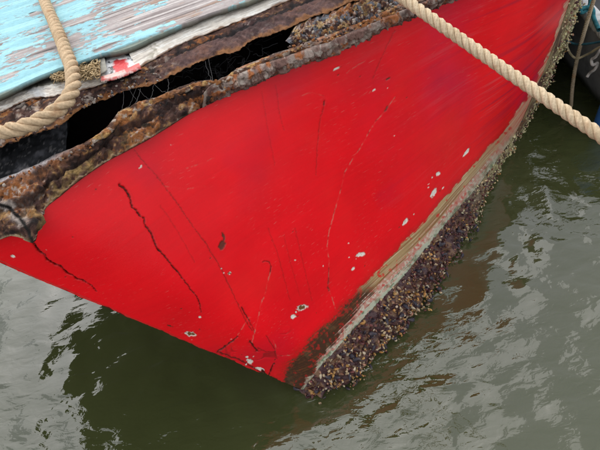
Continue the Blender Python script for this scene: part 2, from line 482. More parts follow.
RED = np.array([0.76, 0.004, 0.010])
def hull_side():
    s = np.r_[np.linspace(0, .80, 700), np.linspace(.80, 1, 70)[1:]]
    t = np.r_[np.linspace(0, 1.0, 440), np.linspace(1.0, 1.3, 12)[1:]]
    g = spline(S_K, np.array(Gw), s); w = spline(S_K, np.array(Ww), s)
    T = t[None, :, None]
    P = g[:, None] * (1 - T) + w[:, None] * T
    N = face_cam(P, grid_normals(P))
    N[:] = N
    bul = 0.035 * 4 * np.clip(t, 0, 1) * (1 - np.clip(t, 0, 1))
    P = P + N * (bul[None, :] * sstep(0, .25, s)[:, None])[..., None]
    # hull runs in below the water
    under = np.clip(t - 1, 0, 1)[None, :, None]
    P = P - N * under * 0.5
    # fair but hand-built: gentle unevenness of the planking
    P = P + N * (0.004 * vnoise(P, 2.3, 3) + 0.0012 * vnoise(P, 9, 8))[..., None]
    along = g[4] - g[0]; along /= np.linalg.norm(along)
    P = P + along * ((.005 * fbm(P, 9, 4, 77) + .003 * fbm(P, 50, 3, 78)) * sstep(.02, .0, s)[:, None])[..., None]
    P = P - N * (.014 * sstep(.012, .0, s)[:, None] ** 2)[..., None]
    X, Y = to_px(P)
    J = np.stack([X, Y, np.zeros_like(X)], -1)
    c = np.broadcast_to(RED, P.shape).copy()
    disp = np.zeros(X.shape)
    blot = fbm(P, 3.0, 4, 31)
    c = mixc(c, [0.60, 0.005, 0.020], sstep(.1, .8, blot) * .55)
    c = mixc(c, [0.78, 0.014, 0.014], sstep(.2, .9, -blot) * .5)
    SS = np.broadcast_to(s[:, None], X.shape); TT = np.broadcast_to(t[None], X.shape)
    aft = sstep(.40, .72, SS + .10 * blot)
    sk1 = fbm(np.stack([SS * 9, TT * 60, 0 * X], -1), 1, 4, 201); sk2 = fbm(np.stack([SS * 16, TT * 190, 0 * X], -1), 1, 3, 207)
    c = mixc(c, [.34, .006, .030], sstep(.1, .9, sk1 + .4 * sk2) * aft * .6)
    c = mixc(c, [.62, .10, .11], sstep(.35, .95, -sk1 + .8 * sk2) * aft * .35)
    c = mixc(c, [.50, .012, .06], aft * sstep(.0, .5, fbm(P, 1.6, 2, 17)) * .5)  # purplish sky reflection painted into the red towards the stern
    wob = 0.7 * vnoise(J, .35, 5) + .7 * vnoise(J, .8, 15)
    wob2 = .8 * vnoise(J, .2, 9) + .6 * vnoise(J, .7, 19)
    DK = np.array([0.035, 0.010, 0.007])
    for pl, w0, w1, dep, st in MARKS_DARK:
        a = np.array(pl)
        m = (X > a[:, 0].min() - 12) & (X < a[:, 0].max() + 12) & (Y > a[:, 1].min() - 12) & (Y < a[:, 1].max() + 12)
        if not m.any(): continue
        d, p = polydist(X[m] + wob[m] * .8, Y[m] + wob2[m] * .8, pl)
        wd = (w0 + (w1 - w0) * p) * .52 * (1 + .7 * vnoise(J[m], .5, 21))
        k = sstep(wd + .35, wd * .4, d) * st * (1 if st > .7 else .75)
        halo = np.exp(-(d / (wd * 2.2 + .3)) ** 2) * st * .30
        cc = mixc(c[m], [0.20, 0.012, 0.008], halo)
        c[m] = mixc(cc, DK, k)
        disp[m] -= dep * sstep(wd + .4, 0, d) * .8
        disp[m] += .0006 * st * np.exp(-((d - wd - 1) / 1.2) ** 2)
    for pl, w0, w1, st in MARKS_PALE:
        a = np.array(pl)
        m = (X > a[:, 0].min() - 8) & (X < a[:, 0].max() + 8) & (Y > a[:, 1].min() - 8) & (Y < a[:, 1].max() + 8)
        if not m.any(): continue
        d, p = polydist(X[m] + wob[m] * .6, Y[m] + wob2[m] * .6, pl)
        wd = (w0 + (w1 - w0) * p)
        brk = sstep(-.35, .25, vnoise(J[m], .28, 33))
        wd = wd * .6
        k = sstep(wd + .4, wd * .3, d) * st * (0.15 + .85 * brk)
        c[m] = mixc(c[m], mixc(np.broadcast_to([0.45, 0.22, 0.16], c[m].shape), [.10, .03, .02], sstep(.1, .5, vnoise(J[m], .4, 41))), k)
        disp[m] -= .0015 * k
    for x, y, a, b, ang, kind in CHIPS:
        m = (np.abs(X - x) < 14) & (np.abs(Y - y) < 14)
        if not m.any(): continue
        r = math.radians(ang); a *= .88; b *= .85
        dx, dy = X[m] - x, Y[m] - y
        u = dx * math.cos(r) + dy * math.sin(r); v = -dx * math.sin(r) + dy * math.cos(r)
        e = np.hypot(u / a, v / b) + .38 * vnoise(J[m], .55, int(x)) + .2 * vnoise(J[m], 1.3, int(y))
        k = sstep(1.1, .88, e)
        rim = sstep(1.5, 1.05, e)
        c[m] = mixc(c[m], [0.30, 0.02, 0.015], rim * .35)
        wht = mixc(np.broadcast_to([.74, .70, .62], c[m].shape), [.55, .42, .33], sstep(.1, .7, vnoise(J[m], .9, 4)))
        if kind == 'w':
            c[m] = mixc(c[m], wht, k)
        elif kind == 'b':
            c[m] = mixc(c[m], [0.13, 0.025, 0.015], k)
        else:
            c[m] = mixc(c[m], wht, k)
            c[m] = mixc(c[m], [0.16, 0.07, 0.02], sstep(.80, .62, e))
        disp[m] -= .0022 * k
        disp[m] += .0008 * (rim - k)
    # crazed, chipped foot of the stem
    ft = sstep(62, 20, np.hypot(X - 262, (Y - 362) * 1.25))
    cz = sstep(.13, .03, np.abs(vnoise(J, .11, 51))) * ft * sstep(-.1, .3, vnoise(J, .07, 3))
    c = mixc(c, [0.14, .010, .01], cz * .5); disp -= .004 * cz
    # worn boot line
    xr = np.interp(Y, XR[:, 0], XR[:, 1]); xm = np.interp(Y, XM[:, 0], XM[:, 1])
    jag = 2.2 * fbm(J, .10, 3, 61) + 1.0 * fbm(J, .45, 2, 71)
    b = (X + jag - xr) / (xm - xr)
    streak = fbm(np.stack([s[:, None] * 8 + 0 * X, t[None, :] * 240 + 0 * X, 0 * X], -1), 1.0, 4, 81)
    streak2 = fbm(np.stack([s[:, None] * 26 + 0 * X, t[None, :] * 420 + 0 * X, 0 * X], -1), 1.0, 3, 83)
    bb = b + (.28 * streak + .12 * streak2) * (1 - .75 * sstep(300, 350, Y)) + .1 * fbm(J, .2, 3, 85) * sstep(300, 350, Y)
    TAN, DB = np.array([.40, .27, .13]), np.array([.060, .026, .014])
    near = sstep(276, 300, Y + 6 * vnoise(J, .1, 91))
    band = mixc(np.broadcast_to(TAN, P.shape), [.58, .42, .26], sstep(.0, .6, streak2))
    band = mixc(band, [.26, .12, .05], sstep(.15, .6, -streak))
    band = mixc(band, mixc(np.broadcast_to(DB, P.shape), [.12, .045, .018], sstep(0, .7, streak2 + .6 * fbm(J, .5, 4, 143))), near)
    band = mixc(band, [.34, .02, .015], near * sstep(.30, .6, fbm(J, .33, 4, 145) + .25 * streak2) * .8)
    band = mixc(band, [.16, .13, .06], near * sstep(.25, .6, fbm(J, .16, 4, 147)) * .2)
    PINK = mixc(np.broadcast_to([.52, .23, .18], P.shape), [.60, .50, .40], sstep(-.2, .5, fbm(J, .5, 3, 101)))
    PINK = mixc(PINK, [.50, .05, .04], sstep(.25, .6, fbm(J, .35, 3, 103)) * .8)
    band = mixc(band, PINK, sstep(.0, .17, bb - .45 - .38 * sstep(300, 368, Y)))
    GRN = mixc(np.broadcast_to([.42, .44, .33], P.shape), [.16, .20, .12], sstep(-.1, .6, fbm(J, .3, 3, 107)))
    band = mixc(band, GRN, sstep(.0, .12, bb - .78 - .12 * sstep(300, 360, Y)))
    band = mixc(band, [.05, .05, .03], sstep(1.15, 1.5, b))
    far = sstep(175, 110, Y)
    band = mixc(band, mixc(np.broadcast_to([.55, .36, .24], P.shape), [.60, .07, .05], sstep(.0, .4, streak)), far * sstep(1.3, .9, b))
    b = b + near * (.10 * fbm(J, .9, 3, 141) + .05 * streak2)
    k = sstep(-.06, .04 + .10 * near, b + .05 * streak2)
    c = mixc(c, [.36, .012, .01], sstep(-.35, -.02, b) * .45)
    flk = sstep(.42, .55, fbm(J, .22, 3, 131)) * sstep(.75, .2, b) * (1 - near)
    c = mixc(c, band, k * (1 - flk * .85))
    disp -= .0018 * k
    P = P + N * disp[..., None]
    nu, nv = len(s), len(t)
    uv = np.stack([np.broadcast_to(s[:, None], X.shape), np.broadcast_to(t[None], X.shape)], -1).reshape(-1, 2)
    f = grid_faces(nu, nv)
    e1, e2 = P[1, 0] - P[0, 0], P[0, 1] - P[0, 0]
    if np.cross(e1, e2) @ (CAM - P[0, 0]) < 0: f = f[:, ::-1]
    mesh_obj("hull", P.reshape(-1, 3), f, M_HULL, boat, c.reshape(-1, 3), True, uv)
    return s, t, P, N

S_, T_, HP, HN = hull_side()

# the far side of the bow, the stern and the deck close the boat
def far_side():
    jdx = np.unique(np.r_[np.arange(0, len(T_), 14), len(T_) - 1])
    n = 90
    g = curve([HP[0, 0], (-1.5, 1.22, H), (-2.12, 1.66, H), (-2.38, 2.3, H), (-2.3, 3.1, H), (-1.9, 4.3, H), (-1.0, 6.2, H), (-.2, 7.6, H)], n)  # unseen gunwale, bulged out so its reflection darkens the water at left
    w = curve([HP[0, 439], (-.22, 1.35, 0), (-.38, 2.0, 0), (-.5, 3.2, 0), (-.4, 4.6, 0), (0, 6.2, 0), (.5, 7.6, 0)], n)
    tt = T_[jdx][None, :, None]
    fl = np.clip(1 - tt, 0, 1) ** 2.6                    # strong flare high up, fine at the water
    Q = g[:, None] * fl + w[:, None] * (1 - fl)
    Q[..., 2] = H_TOP * (1 - T_[jdx])[None]
    Q[0] = HP[0][jdx]
    c = np.broadcast_to([.10, .008, .008], (Q.shape[0] * Q.shape[1], 3))  # darkened so the mirrored side shows little red in the water
    f = grid_faces(Q.shape[0], Q.shape[1])
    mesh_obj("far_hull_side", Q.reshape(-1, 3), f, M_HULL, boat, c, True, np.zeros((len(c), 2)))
    # stern board
    a, b = HP[-1][jdx], Q[-1]
    V = np.stack([a, b], 0)
    mesh_obj("transom", V.reshape(-1, 3), grid_faces(2, len(jdx)), M_HULL, boat, np.broadcast_to(RED, (2 * len(jdx), 3)), True, np.zeros((2 * len(jdx), 2)))
    return Q
FQ = far_side()

# ---- colours of corroded iron and rotten timber
def rust_colour(P, seed=0, pale=0.0, orange=0.0, purple=0.0):
    n1 = fbm(P, 14, 4, seed); n2 = fbm(P, 45, 4, seed + 7); n3 = fbm(P, 130, 3, seed + 13); n4 = fbm(P, 7, 3, seed + 19)
    c = mixc(np.broadcast_to([.045, .020, .014], P.shape), [.115, .055, .040], sstep(-.4, .6, n2))
    c = mixc(c, [.10, .055, .055], np.clip(sstep(-.2, .6, n4) * (.3 + purple), 0, 1))
    c = mixc(c, [.33, .115, .030], np.clip(sstep(.10 - orange, .55 - orange, n1 + .5 * n3), 0, 1) * .85)
    c = mixc(c, [.48, .27, .10], sstep(.35, .8, n2 + .4 * n3 + orange * .4) * .7)
    c = mixc(c, [.50, .44, .40], sstep(.45 - pale, .85 - pale, n4 * .5 + n3 * .7 + .25 * n1) * .8)
    c = mixc(c, [.012, .007, .006], sstep(.25, .7, -n2 - .3 * n1))
    return c

def strip(name, top, bot, ztop, zbot, nu, nv, mat, shade, bulge, thick, rough, seed, ragged=(1.5, 1.5), parent=boat, profile=None, drop=0.04, backc=1.0, ease=0.0):
    """a long bar whose outer face runs between two measured edges; it has a back and a top"""
    u = np.linspace(0, 1, nu); v = np.linspace(0, 1, nv)
    tp, bt = curve(top, nu), curve(bot, nu)
    q = np.stack([u * 40, 0 * u, 0 * u + seed], -1)
    tp = tp + np.stack([0 * u, ragged[0] * fbm(q, .9, 4, seed)], -1)
    bt = bt + np.stack([0 * u, ragged[1] * fbm(q, .9, 4, seed + 50)], -1)
    zt = np.interp(u, np.linspace(0, 1, len(np.atleast_1d(ztop))), np.atleast_1d(ztop)) if np.ndim(ztop) else np.full(nu, ztop)
    zb = np.interp(u, np.linspace(0, 1, len(np.atleast_1d(zbot))), np.atleast_1d(zbot)) if np.ndim(zbot) else np.full(nu, zbot)
    A = at_z(tp[:, 0], tp[:, 1], zt); B = at_z(bt[:, 0], bt[:, 1], zb)
    V = v[None, :, None]
    P = A[:, None] * (1 - V) + B[:, None] * V
    N = face_cam(P, grid_normals(P))
    pr = (np.sin(np.pi * v) ** .5 if profile is None else np.interp(v, *profile))
    d = bulge * pr[None, :] + rough * fbm(P, 22, 5, seed + 3, .55) * (.35 + .65 * np.sin(np.pi * np.clip(v, .02, .98)))[None]
    d = d + rough * .55 * fbm(P, 75, 3, seed + 5) - rough * .9 * np.maximum(0, .35 - np.abs(fbm(P, 34, 3, seed + 15)))
    if ease: d = d * (.12 + .88 * sstep(0, ease, u))[:, None]
    P = P + N * d[..., None]
    C = shade(P, u, v)
    # back faces: inboard and down
    away = np.mean(A - CAM, 0); away[2] = 0; away /= np.linalg.norm(away)
    b1 = A + away * thick + np.array([0, 0, -.004]); b2 = A + away * thick - np.array([0, 0, drop]); b3 = B + away * thick * .8 - np.array([0, 0, .006])
    full = np.concatenate([P, b3[:, None], b2[:, None], b1[:, None]], 1)
    cc = np.concatenate([C, np.full_like(C[:, -1:], .015), np.full_like(C[:, :1], .015), C[:, :1] * backc], 1)
    m = nv + 3
    f = grid_faces(nu, m, wrap=True)
    e = np.cross(full[nu // 2 + 1, nv // 2] - full[nu // 2, nv // 2], full[nu // 2, nv // 2 + 1] - full[nu // 2, nv // 2])
    if e @ (CAM - full[nu // 2, nv // 2]) < 0: f = f[:, ::-1]
    o = mesh_obj(name, full.reshape(-1, 3), f, mat, parent, cc.reshape(-1, 3))
    return o, P

# lower rotten strake that meets the red paint
A_TOP = [(-60, 208), (-30, 195), (0, 180), (30, 168), (60, 153), (85, 140), (105, 126), (118, 111), (130, 104), (150, 96), (175, 87), (205, 78), (220, 77), (235, 68), (265, 55), (286, 48), (307, 41), (330, 34), (354, 25), (396, 6), (440, -14), (500, -40), (570, -70)]
A_BOT = [(-60, 262), (-25, 250), (0, 240), (14, 237), (24, 239), (32, 243), (36, 231), (41, 214), (60, 196), (100, 166), (140, 144), (165, 129), (200, 108), (250, 86), (300, 65), (330, 53), (385, 28), (415, 13), (440, 2), (480, -17), (570, -56)]
def shade_a(P, u, v):
    X, Y = to_px(P)
    c = rust_colour(P, 3, pale=.05, orange=.10)
    V = np.broadcast_to(v[None], X.shape)
    top = sstep(.34, .1, V + .12 * fbm(P, 25, 3, 9))
    left = sstep(130, 60, X)
    right = sstep(190, 260, X)
    c = mixc(c, mixc(np.broadcast_to([.33, .13, .05], c.shape), [.10, .05, .035], sstep(-.3, .5, fbm(P, 50, 4, 77))), top * left * .85)
    c = mixc(c, [.46, .44, .45], sstep(.13, .0, V + .05 * fbm(P, 40, 3, 5)) * sstep(90, 30, X) * .9)
    c = mixc(c, [.030, .016, .014], sstep(.12, .04, np.abs(V - .50 - .05 * fbm(P, 9, 3, 4))) * .85)
    c = mixc(c, mixc(np.broadcast_to([.36, .27, .22], c.shape), [.40, .15, .06], sstep(-.2, .5, fbm(P, 30, 4, 61))), sstep(.5, .25, V) * right * sstep(-.35, .35, fbm(P, 16, 4, 63)) * .9)
    c = mixc(c, [.10, .05, .05], sstep(.55, .75, V) * right * .65)
    c = mixc(c, [.45, .17, .06], sstep(.86, .97, V + .1 * fbm(P, 30, 3, 66)) * sstep(290, 330, X) * .9)
    c = mixc(c, [.55, .40, .25], sstep(.965, .99, V + .02 * fbm(P, 60, 2, 6)) * sstep(220, 60, X) * .8)
    gap, _ = polydist(X + .8 * fbm(P, 50, 2, 3), Y, [(-8, 203), (8, 207), (20, 218), (29, 232), (33, 246)])
    c = mixc(c, [.42, .36, .32], sstep(9, 4, gap) * sstep(30, 16, X + (Y - 225)) * sstep(-.2, .4, fbm(P, 40, 3, 11)) * .8)
    c = mixc(c, [.008, .006, .005], sstep(2.6, 1.2, gap))
    ochre = np.exp(-((X - 72) / 45) ** 2) * sstep(.5, .7, V)
    c = mixc(c, [.34, .22, .08], ochre * sstep(-.1, .45, fbm(P, 28, 4, 71)) * .8)
    return c
strip("rotten_strake", [(x, y + 3.5 * float(sstep(30, 90, x) * sstep(340, 280, x))) for x, y in A_TOP], A_BOT, H + .035, [H - .055, H - .055, H - .05] + [H - .020] * 10, 900, 60, M_RUST, shade_a, .020, .014, .017, 5, (2.2, .5), backc=.5,
      profile=([0, .08, .3, .45, .52, .6, .85, 1], [0, .5, 1.1, .9, .3, .7, .9, .45]))

def shade_flake(P, u, v):
    V = np.broadcast_to(v[None], P.shape[:2])
    c = mixc(np.broadcast_to([.19, .105, .085], P.shape), [.36, .28, .24], sstep(-.25, .4, fbm(P, 22, 4, 161)))
    c = mixc(c, [.38, .13, .045], sstep(.1, .5, fbm(P, 30, 4, 163)))
    c = mixc(c, [.075, .038, .034], sstep(.1, .55, fbm(P, 18, 4, 165)) * .85)
    c = mixc(c, [.10, .052, .05], sstep(.55, .85, V + .15 * fbm(P, 20, 3, 167)) * .7)
    c = mixc(c, [.50, .44, .38], sstep(.3, .6, fbm(P, 60, 3, 169)) * .6)
    U = np.broadcast_to(u[:, None], P.shape[:2])
    return mixc(c, [.42, .37, .32], sstep(.022, .006, U + .008 * fbm(P, 50, 3, 4)) * .8)
strip("rust_flake", [(203, 95), (210, 87), (218, 81), (236, 74), (266, 63), (300, 52), (330, 42), (356, 31), (398, 13), (440, -5), (500, -32)],
      [(202, 107.5), (212, 102.5), (228, 95), (262, 80), (300, 63.5), (330, 51), (385, 26.5), (415, 11.5), (440, 1), (500, -25)], H + .045, H - .020, 520, 44, M_RUST, shade_flake,
      .024, .02, .016, 151, (1.8, 1.0), profile=([0, .12, .45, .7, .9, 1], [.2, .9, 1.1, .7, .55, .2]), backc=.4, ease=.12)
def shade_crest(P, u, v):
    c = mixc(np.broadcast_to([.30, .12, .04], P.shape), [.09, .045, .03], sstep(-.3, .35, fbm(P, 34, 4, 171)))
    c = mixc(c, [.46, .38, .31], sstep(.15, .5, fbm(P, 55, 4, 173)) * .85)
    return mixc(c, [.50, .30, .11], sstep(.3, .6, fbm(P, 42, 3, 177)) * .8)
strip("rust_crest", [(84, 143), (105, 129), (117, 114.5), (130, 107), (150, 99), (175, 90.5), (205, 81.5), (220, 80), (235, 71.5), (265, 58.5), (286, 51), (300, 46)],
      [(86, 147), (110, 134), (122, 121), (136, 113), (152, 105), (176, 96), (206, 86), (222, 84), (238, 76), (268, 63), (288, 56), (302, 50)], H + .05, H + .036, 420, 18, M_RUST, shade_crest,
      .006, .012, .012, 181, (1.4, 1.2), backc=.4)

# upper iron band below the covering board
B_TOP = [(-60, 136), (-20, 121), (0, 113), (22, 101), (62, 94), (100, 84), (140, 67), (170, 49.5), (200, 36.5), (250, 16.5), (288, 0.5), (340, -20), (440, -62), (560, -112)]
B_BOT = [(-60, 170), (-20, 158), (0, 150), (30, 138), (58, 130), (75, 116), (90, 107), (110, 100), (128, 92), (138, 91), (164, 82), (180, 75), (200, 65), (217, 58), (238, 53), (248, 45), (287, 32), (300, 25), (330, 14), (360, 2), (440, -32), (560, -82)]
def shade_b(P, u, v):
    X, Y = to_px(P)
    c = rust_colour(P, 23, pale=.0, orange=-.12, purple=.5)
    V = np.broadcast_to(v[None], X.shape)
    right = sstep(140, 185, X + 12 * fbm(P, 12, 3, 5))
    smooth = mixc(np.broadcast_to([.105, .058, .055], c.shape), [.16, .085, .07], sstep(-.3, .6, fbm(P, 60, 4, 41)))
    smooth = mixc(smooth, [.055, .028, .026], sstep(.0, .6, fbm(P, 20, 3, 43)))
    c = mixc(c, smooth, right * sstep(.42, .5, V) * .85)
    c = mixc(c, [.012, .009, .010], sstep(.10, .03, np.abs(V - .40 - .06 * fbm(P, 14, 3, 4))) * right * .95)
    c = mixc(c, [.30, .13, .045], sstep(.84, .95, V + .1 * fbm(P, 30, 3, 46)) * .8)
    c = mixc(c, [.55, .45, .38], sstep(.3, .6, fbm(P, 40, 4, 47)) * (1 - right) * .6)
    return c
strip("iron_band", B_TOP, [(x, y - 2.5) for x, y in B_BOT], H + .075, H + .05, 800, 44, M_RUST, shade_b, .009, .10, .008, 35, (.8, 1.4),
      profile=([0, .3, .36, .42, .5, .8, 1], [.3, .8, .3, .2, 1.0, 1.0, .1]), drop=.02)

# weathered pale covering board
D_TOP = [(-60, 118), (0, 97), (30, 84), (60, 76), (100, 62), (132, 52), (160, 38), (200, 19.5), (250, 0), (340, -34), (560, -120)]
D_BOT = [(-60, 134), (-20, 120), (0, 113), (22, 102), (62, 95), (100, 85), (140, 68), (170, 50), (200, 37), (250, 17), (288, 1), (340, -19), (560, -110)]
def shade_d(P, u, v):
    X, Y = to_px(P)
    V = np.broadcast_to(v[None], X.shape)
    g = fbm(np.stack([u[:, None] * 30 + 0 * V, V * 26, 0 * V], -1), 1, 4, 3)
    c = mixc(np.broadcast_to([.66, .60, .52], P.shape), [.42, .37, .33], sstep(.1, .7, g))
    c = mixc(c, [.82, .79, .73], sstep(.1, .6, -g))
    c = mixc(c, [.40, .42, .45], sstep(70, 30, X) * sstep(-.4, .3, fbm(P, 10, 3, 5)) * .85)
    c = mixc(c, [.16, .15, .11], sstep(.16, .04, V + .07 * fbm(P, 40, 3, 6)) * .8)
    c = mixc(c, [.20, .12, .08], sstep(.88, .98, V + .1 * fbm(P, 30, 3, 7)))
    c = mixc(c, [.30, .27, .20], np.exp(-((X - 155) / 8) ** 2) * sstep(-.2, .3, fbm(P, 60, 3, 8)) * .8)
    return c
def cut(l, x0, x1):
    P = curve(l, 400)
    return P[(P[:, 0] > x0) & (P[:, 0] < x1)]
strip("covering_board", cut(D_TOP, 128, 999), cut(D_BOT, 136, 999), H + .105, H + .078, 560, 26, M_WOOD, shade_d, .003, .10, .0016, 45, (.3, .9))
D2_TOP = [(-60, 122), (0, 99), (30, 88), (60, 82), (90, 73), (104, 70)]
strip("covering_board", D2_TOP, cut(D_BOT, -60, 108), H + .095, H + .078, 360, 24, M_WOOD, shade_d, .004, .10, .004, 46, (.8, .8))

# blue painted deck board
E_BOT = [(-80, 124), (-30, 105), (0, 94), (40, 76), (62, 67.5), (77, 63), (100, 54.5), (127, 47.5), (157, 34.5), (200, 17), (250, -1), (340, -35), (460, -80)]
def blue_board():
    nu, nv = 640, 400
    e = curve(E_BOT, nu)
    e[:, 1] += .5 * fbm(np.stack([np.linspace(0, 60, nu), np.zeros(nu), np.zeros(nu)], -1), 1, 4, 2)
    A = at_z(e[:, 0], e[:, 1], H + .128)
    dirv = A[-1] - A[0]; dirv[2] = 0; dirv /= np.linalg.norm(dirv)
    inb = np.array([-dirv[1], dirv[0], 0])
    wv = np.linspace(0, 1.0, nv)
    P = A[:, None] + inb * wv[None, :, None] + np.array([0, 0, .02]) * wv[None, :, None]
    L = np.stack([(P - A[0]) @ dirv, (P - A[0]) @ inb, 0 * P[..., 0]], -1)        # metres along and across the grain
    X, Y = to_px(P)
    grain = fbm(L * [3.0, 60, 1], 1, 5, 5)
    grain2 = fbm(L * [8.0, 190, 1], 1, 3, 6)
    wood = mixc(np.broadcast_to([.33, .29, .28], P.shape), [.15, .12, .115], sstep(.0, .6, grain))
    wood = mixc(wood, [.50, .46, .44], sstep(.1, .6, -grain + .5 * grain2))
    wood = mixc(wood, [.30, .19, .13], sstep(.35, .7, fbm(L * [5, 18, 1], 1, 4, 14)) * .7)
    wood = mixc(wood, [.03, .03, .03], sstep(.5, .75, fbm(L * [6, 70, 1], 1, 4, 15)))
    # paint that survives: large flakes stretched along the grain, solid along the outer edge
    big = fbm(L * [8, 17, 1], 1, 4, 23)
    fine = fbm(L * [48, 85, 1], 1, 4, 27)
    lx = X + 0 * big
    cover = -.04 + .75 * np.exp(-(L[..., 1] / .085) ** 2) * sstep(185, 120, X) + .30 * sstep(120, 40, X) + .25 * sstep(.40, .62, L[..., 1]) - .75 * np.exp(-((L[..., 1] - .235 + .05 * sstep(40, 90, X)) / .07) ** 2) * sstep(20, 70, X) - .35 * sstep(150, 210, X)
    pm = cover + .95 * big + .75 * fine
    k = sstep(.02, .12, pm)
    crk = sstep(.10, .02, np.abs(fbm(L * [38, 85, 1], 1, 3, 37))) * sstep(.7, .15, pm)
    paint = mixc(np.broadcast_to([.25, .48, .54], P.shape), [.32, .57, .62], sstep(-.4, .5, fbm(L * [5, 30, 1], 1, 3, 29)))
    paint = mixc(paint, [.20, .42, .46], sstep(.2, .6, grain2) * .35)
    k = k * (1 - .8 * crk)
    c = mixc(wood, paint, k)
    c = mixc(c, [.10, .14, .13], sstep(.02, .12, pm) * sstep(.20, .12, pm) * .45)
    edge = sstep(.012, .002, L[..., 1] + .004 * fbm(P, 60, 3, 4))
    c = mixc(c, [.17, .17, .12], edge * .85)
    z = .0013 * k + .0016 * grain * (1 - k) + .0010 * grain2 - .006 * edge + .002 * fbm(L * [3, 3, 1], 1, 2, 6)
    P[..., 2] += z
    # outer edge of the board falls to the covering board, the back is hidden
    lip = P[:, :1] - np.array([0, 0, .018]) + inb * .004
    back = P[:, -1:] - np.array([0, 0, .018])
    full = np.concatenate([P, back, lip], 1)
    cc = np.concatenate([c, c[:, -1:], np.broadcast_to([.07, .066, .05], lip.shape)], 1)
    f = grid_faces(nu, nv + 2, wrap=True)
    t = np.cross(full[1, 0] - full[0, 0], full[0, 1] - full[0, 0])
    if t[2] < 0: f = f[:, ::-1]
    mesh_obj("deck_board", full.reshape(-1, 3), f, M_WOOD, boat, cc.reshape(-1, 3))
    return A, inb
EA, INB = blue_board()

# plain deck beyond, so that the inside of the boat is dark
def deck():
    p = curve(B_TOP, 200); p = p[p[:, 0] > -15][::4]
    st = at_z(p[:, 0], p[:, 1], np.full(len(p), H + .045)) + INB * .03
    sb = np.concatenate([st, HP[S_ > .80][::8, 0] + np.array([-.12, .1, .045 + H - H_TOP])])
    head = HP[0, 0] + np.array([.05, .10, 0]); head[2] = H + .045
    far_g = FQ[3:, 0]
    n = len(sb)
    u = np.linspace(0, 1, n)
    k = np.r_[0, np.cumsum(np.linalg.norm(np.diff(far_g, axis=0), axis=1))]; k /= k[-1]
    pt = np.stack([np.interp(u, k, far_g[:, j]) for j in range(3)], -1); pt[:, 2] = H + .045
    V = np.stack([np.concatenate([[head], sb]), np.concatenate([[head + [-.02, 0.01, 0]], pt])], 0)
    c = np.broadcast_to([.30, .40, .42], (2 * n + 2, 3))
    mesh_obj("deck", V.reshape(-1, 3), grid_faces(2, n + 1), M_WOOD, boat, c, smooth=False)
    # rail along the far side, from the stem head aft
    q = curve(np.concatenate([[HP[0, 0] + [0, 0, .03]], FQ[::4, 0] + [0, 0, .03]])[1:], 160)
    T, N, B = frames(q)
    up = np.array([0, 0, 1.0]); side = np.cross(T, up); side /= np.linalg.norm(side, axis=1, keepdims=True)
    prof = [(-.03, -.06), (.03, -.06), (.035, .04), (.03, .05), (-.03, .05), (-.035, .04)]
    R = np.stack([q + side * a + up * b for a, b in prof], 1)
    R = R + .006 * np.stack([fbm(R, 18, 3, 3), fbm(R, 18, 3, 4), fbm(R, 18, 3, 5)], -1)
    mesh_obj("far_rail", R.reshape(-1, 3), grid_faces(160, 6, wrap=True), M_RUST, boat, rust_colour(R, 9).reshape(-1, 3))
    # head of the stem post
    h = HP[0, 0]; zz = np.linspace(-.045, .12, 18)
    base = h + np.array([-.035, .03, 0])
    prof = [(-1, -1), (-.3, -1.15), (.4, -1.1), (1, -.8), (1, 1), (-1, 1)]
    W = np.array([[base + np.array([(.62 * z if z < 0 else .1 * z) * -.55 + x * .055, y * .055, z]) for x, y in prof] for z in zz])
    W = W + .006 * np.stack([fbm(W, 22, 3, 13), fbm(W, 22, 3, 14), fbm(W, 22, 3, 15)], -1)
    cap = W[-1].mean(0) + [0, 0, .012]
    W = np.concatenate([W, np.broadcast_to(cap, (1, 6, 3))])
    mesh_obj("stem_head", W.reshape(-1, 3), grid_faces(len(W), 6, wrap=True), M_RUST, boat, rust_colour(W, 19).reshape(-1, 3))
deck()

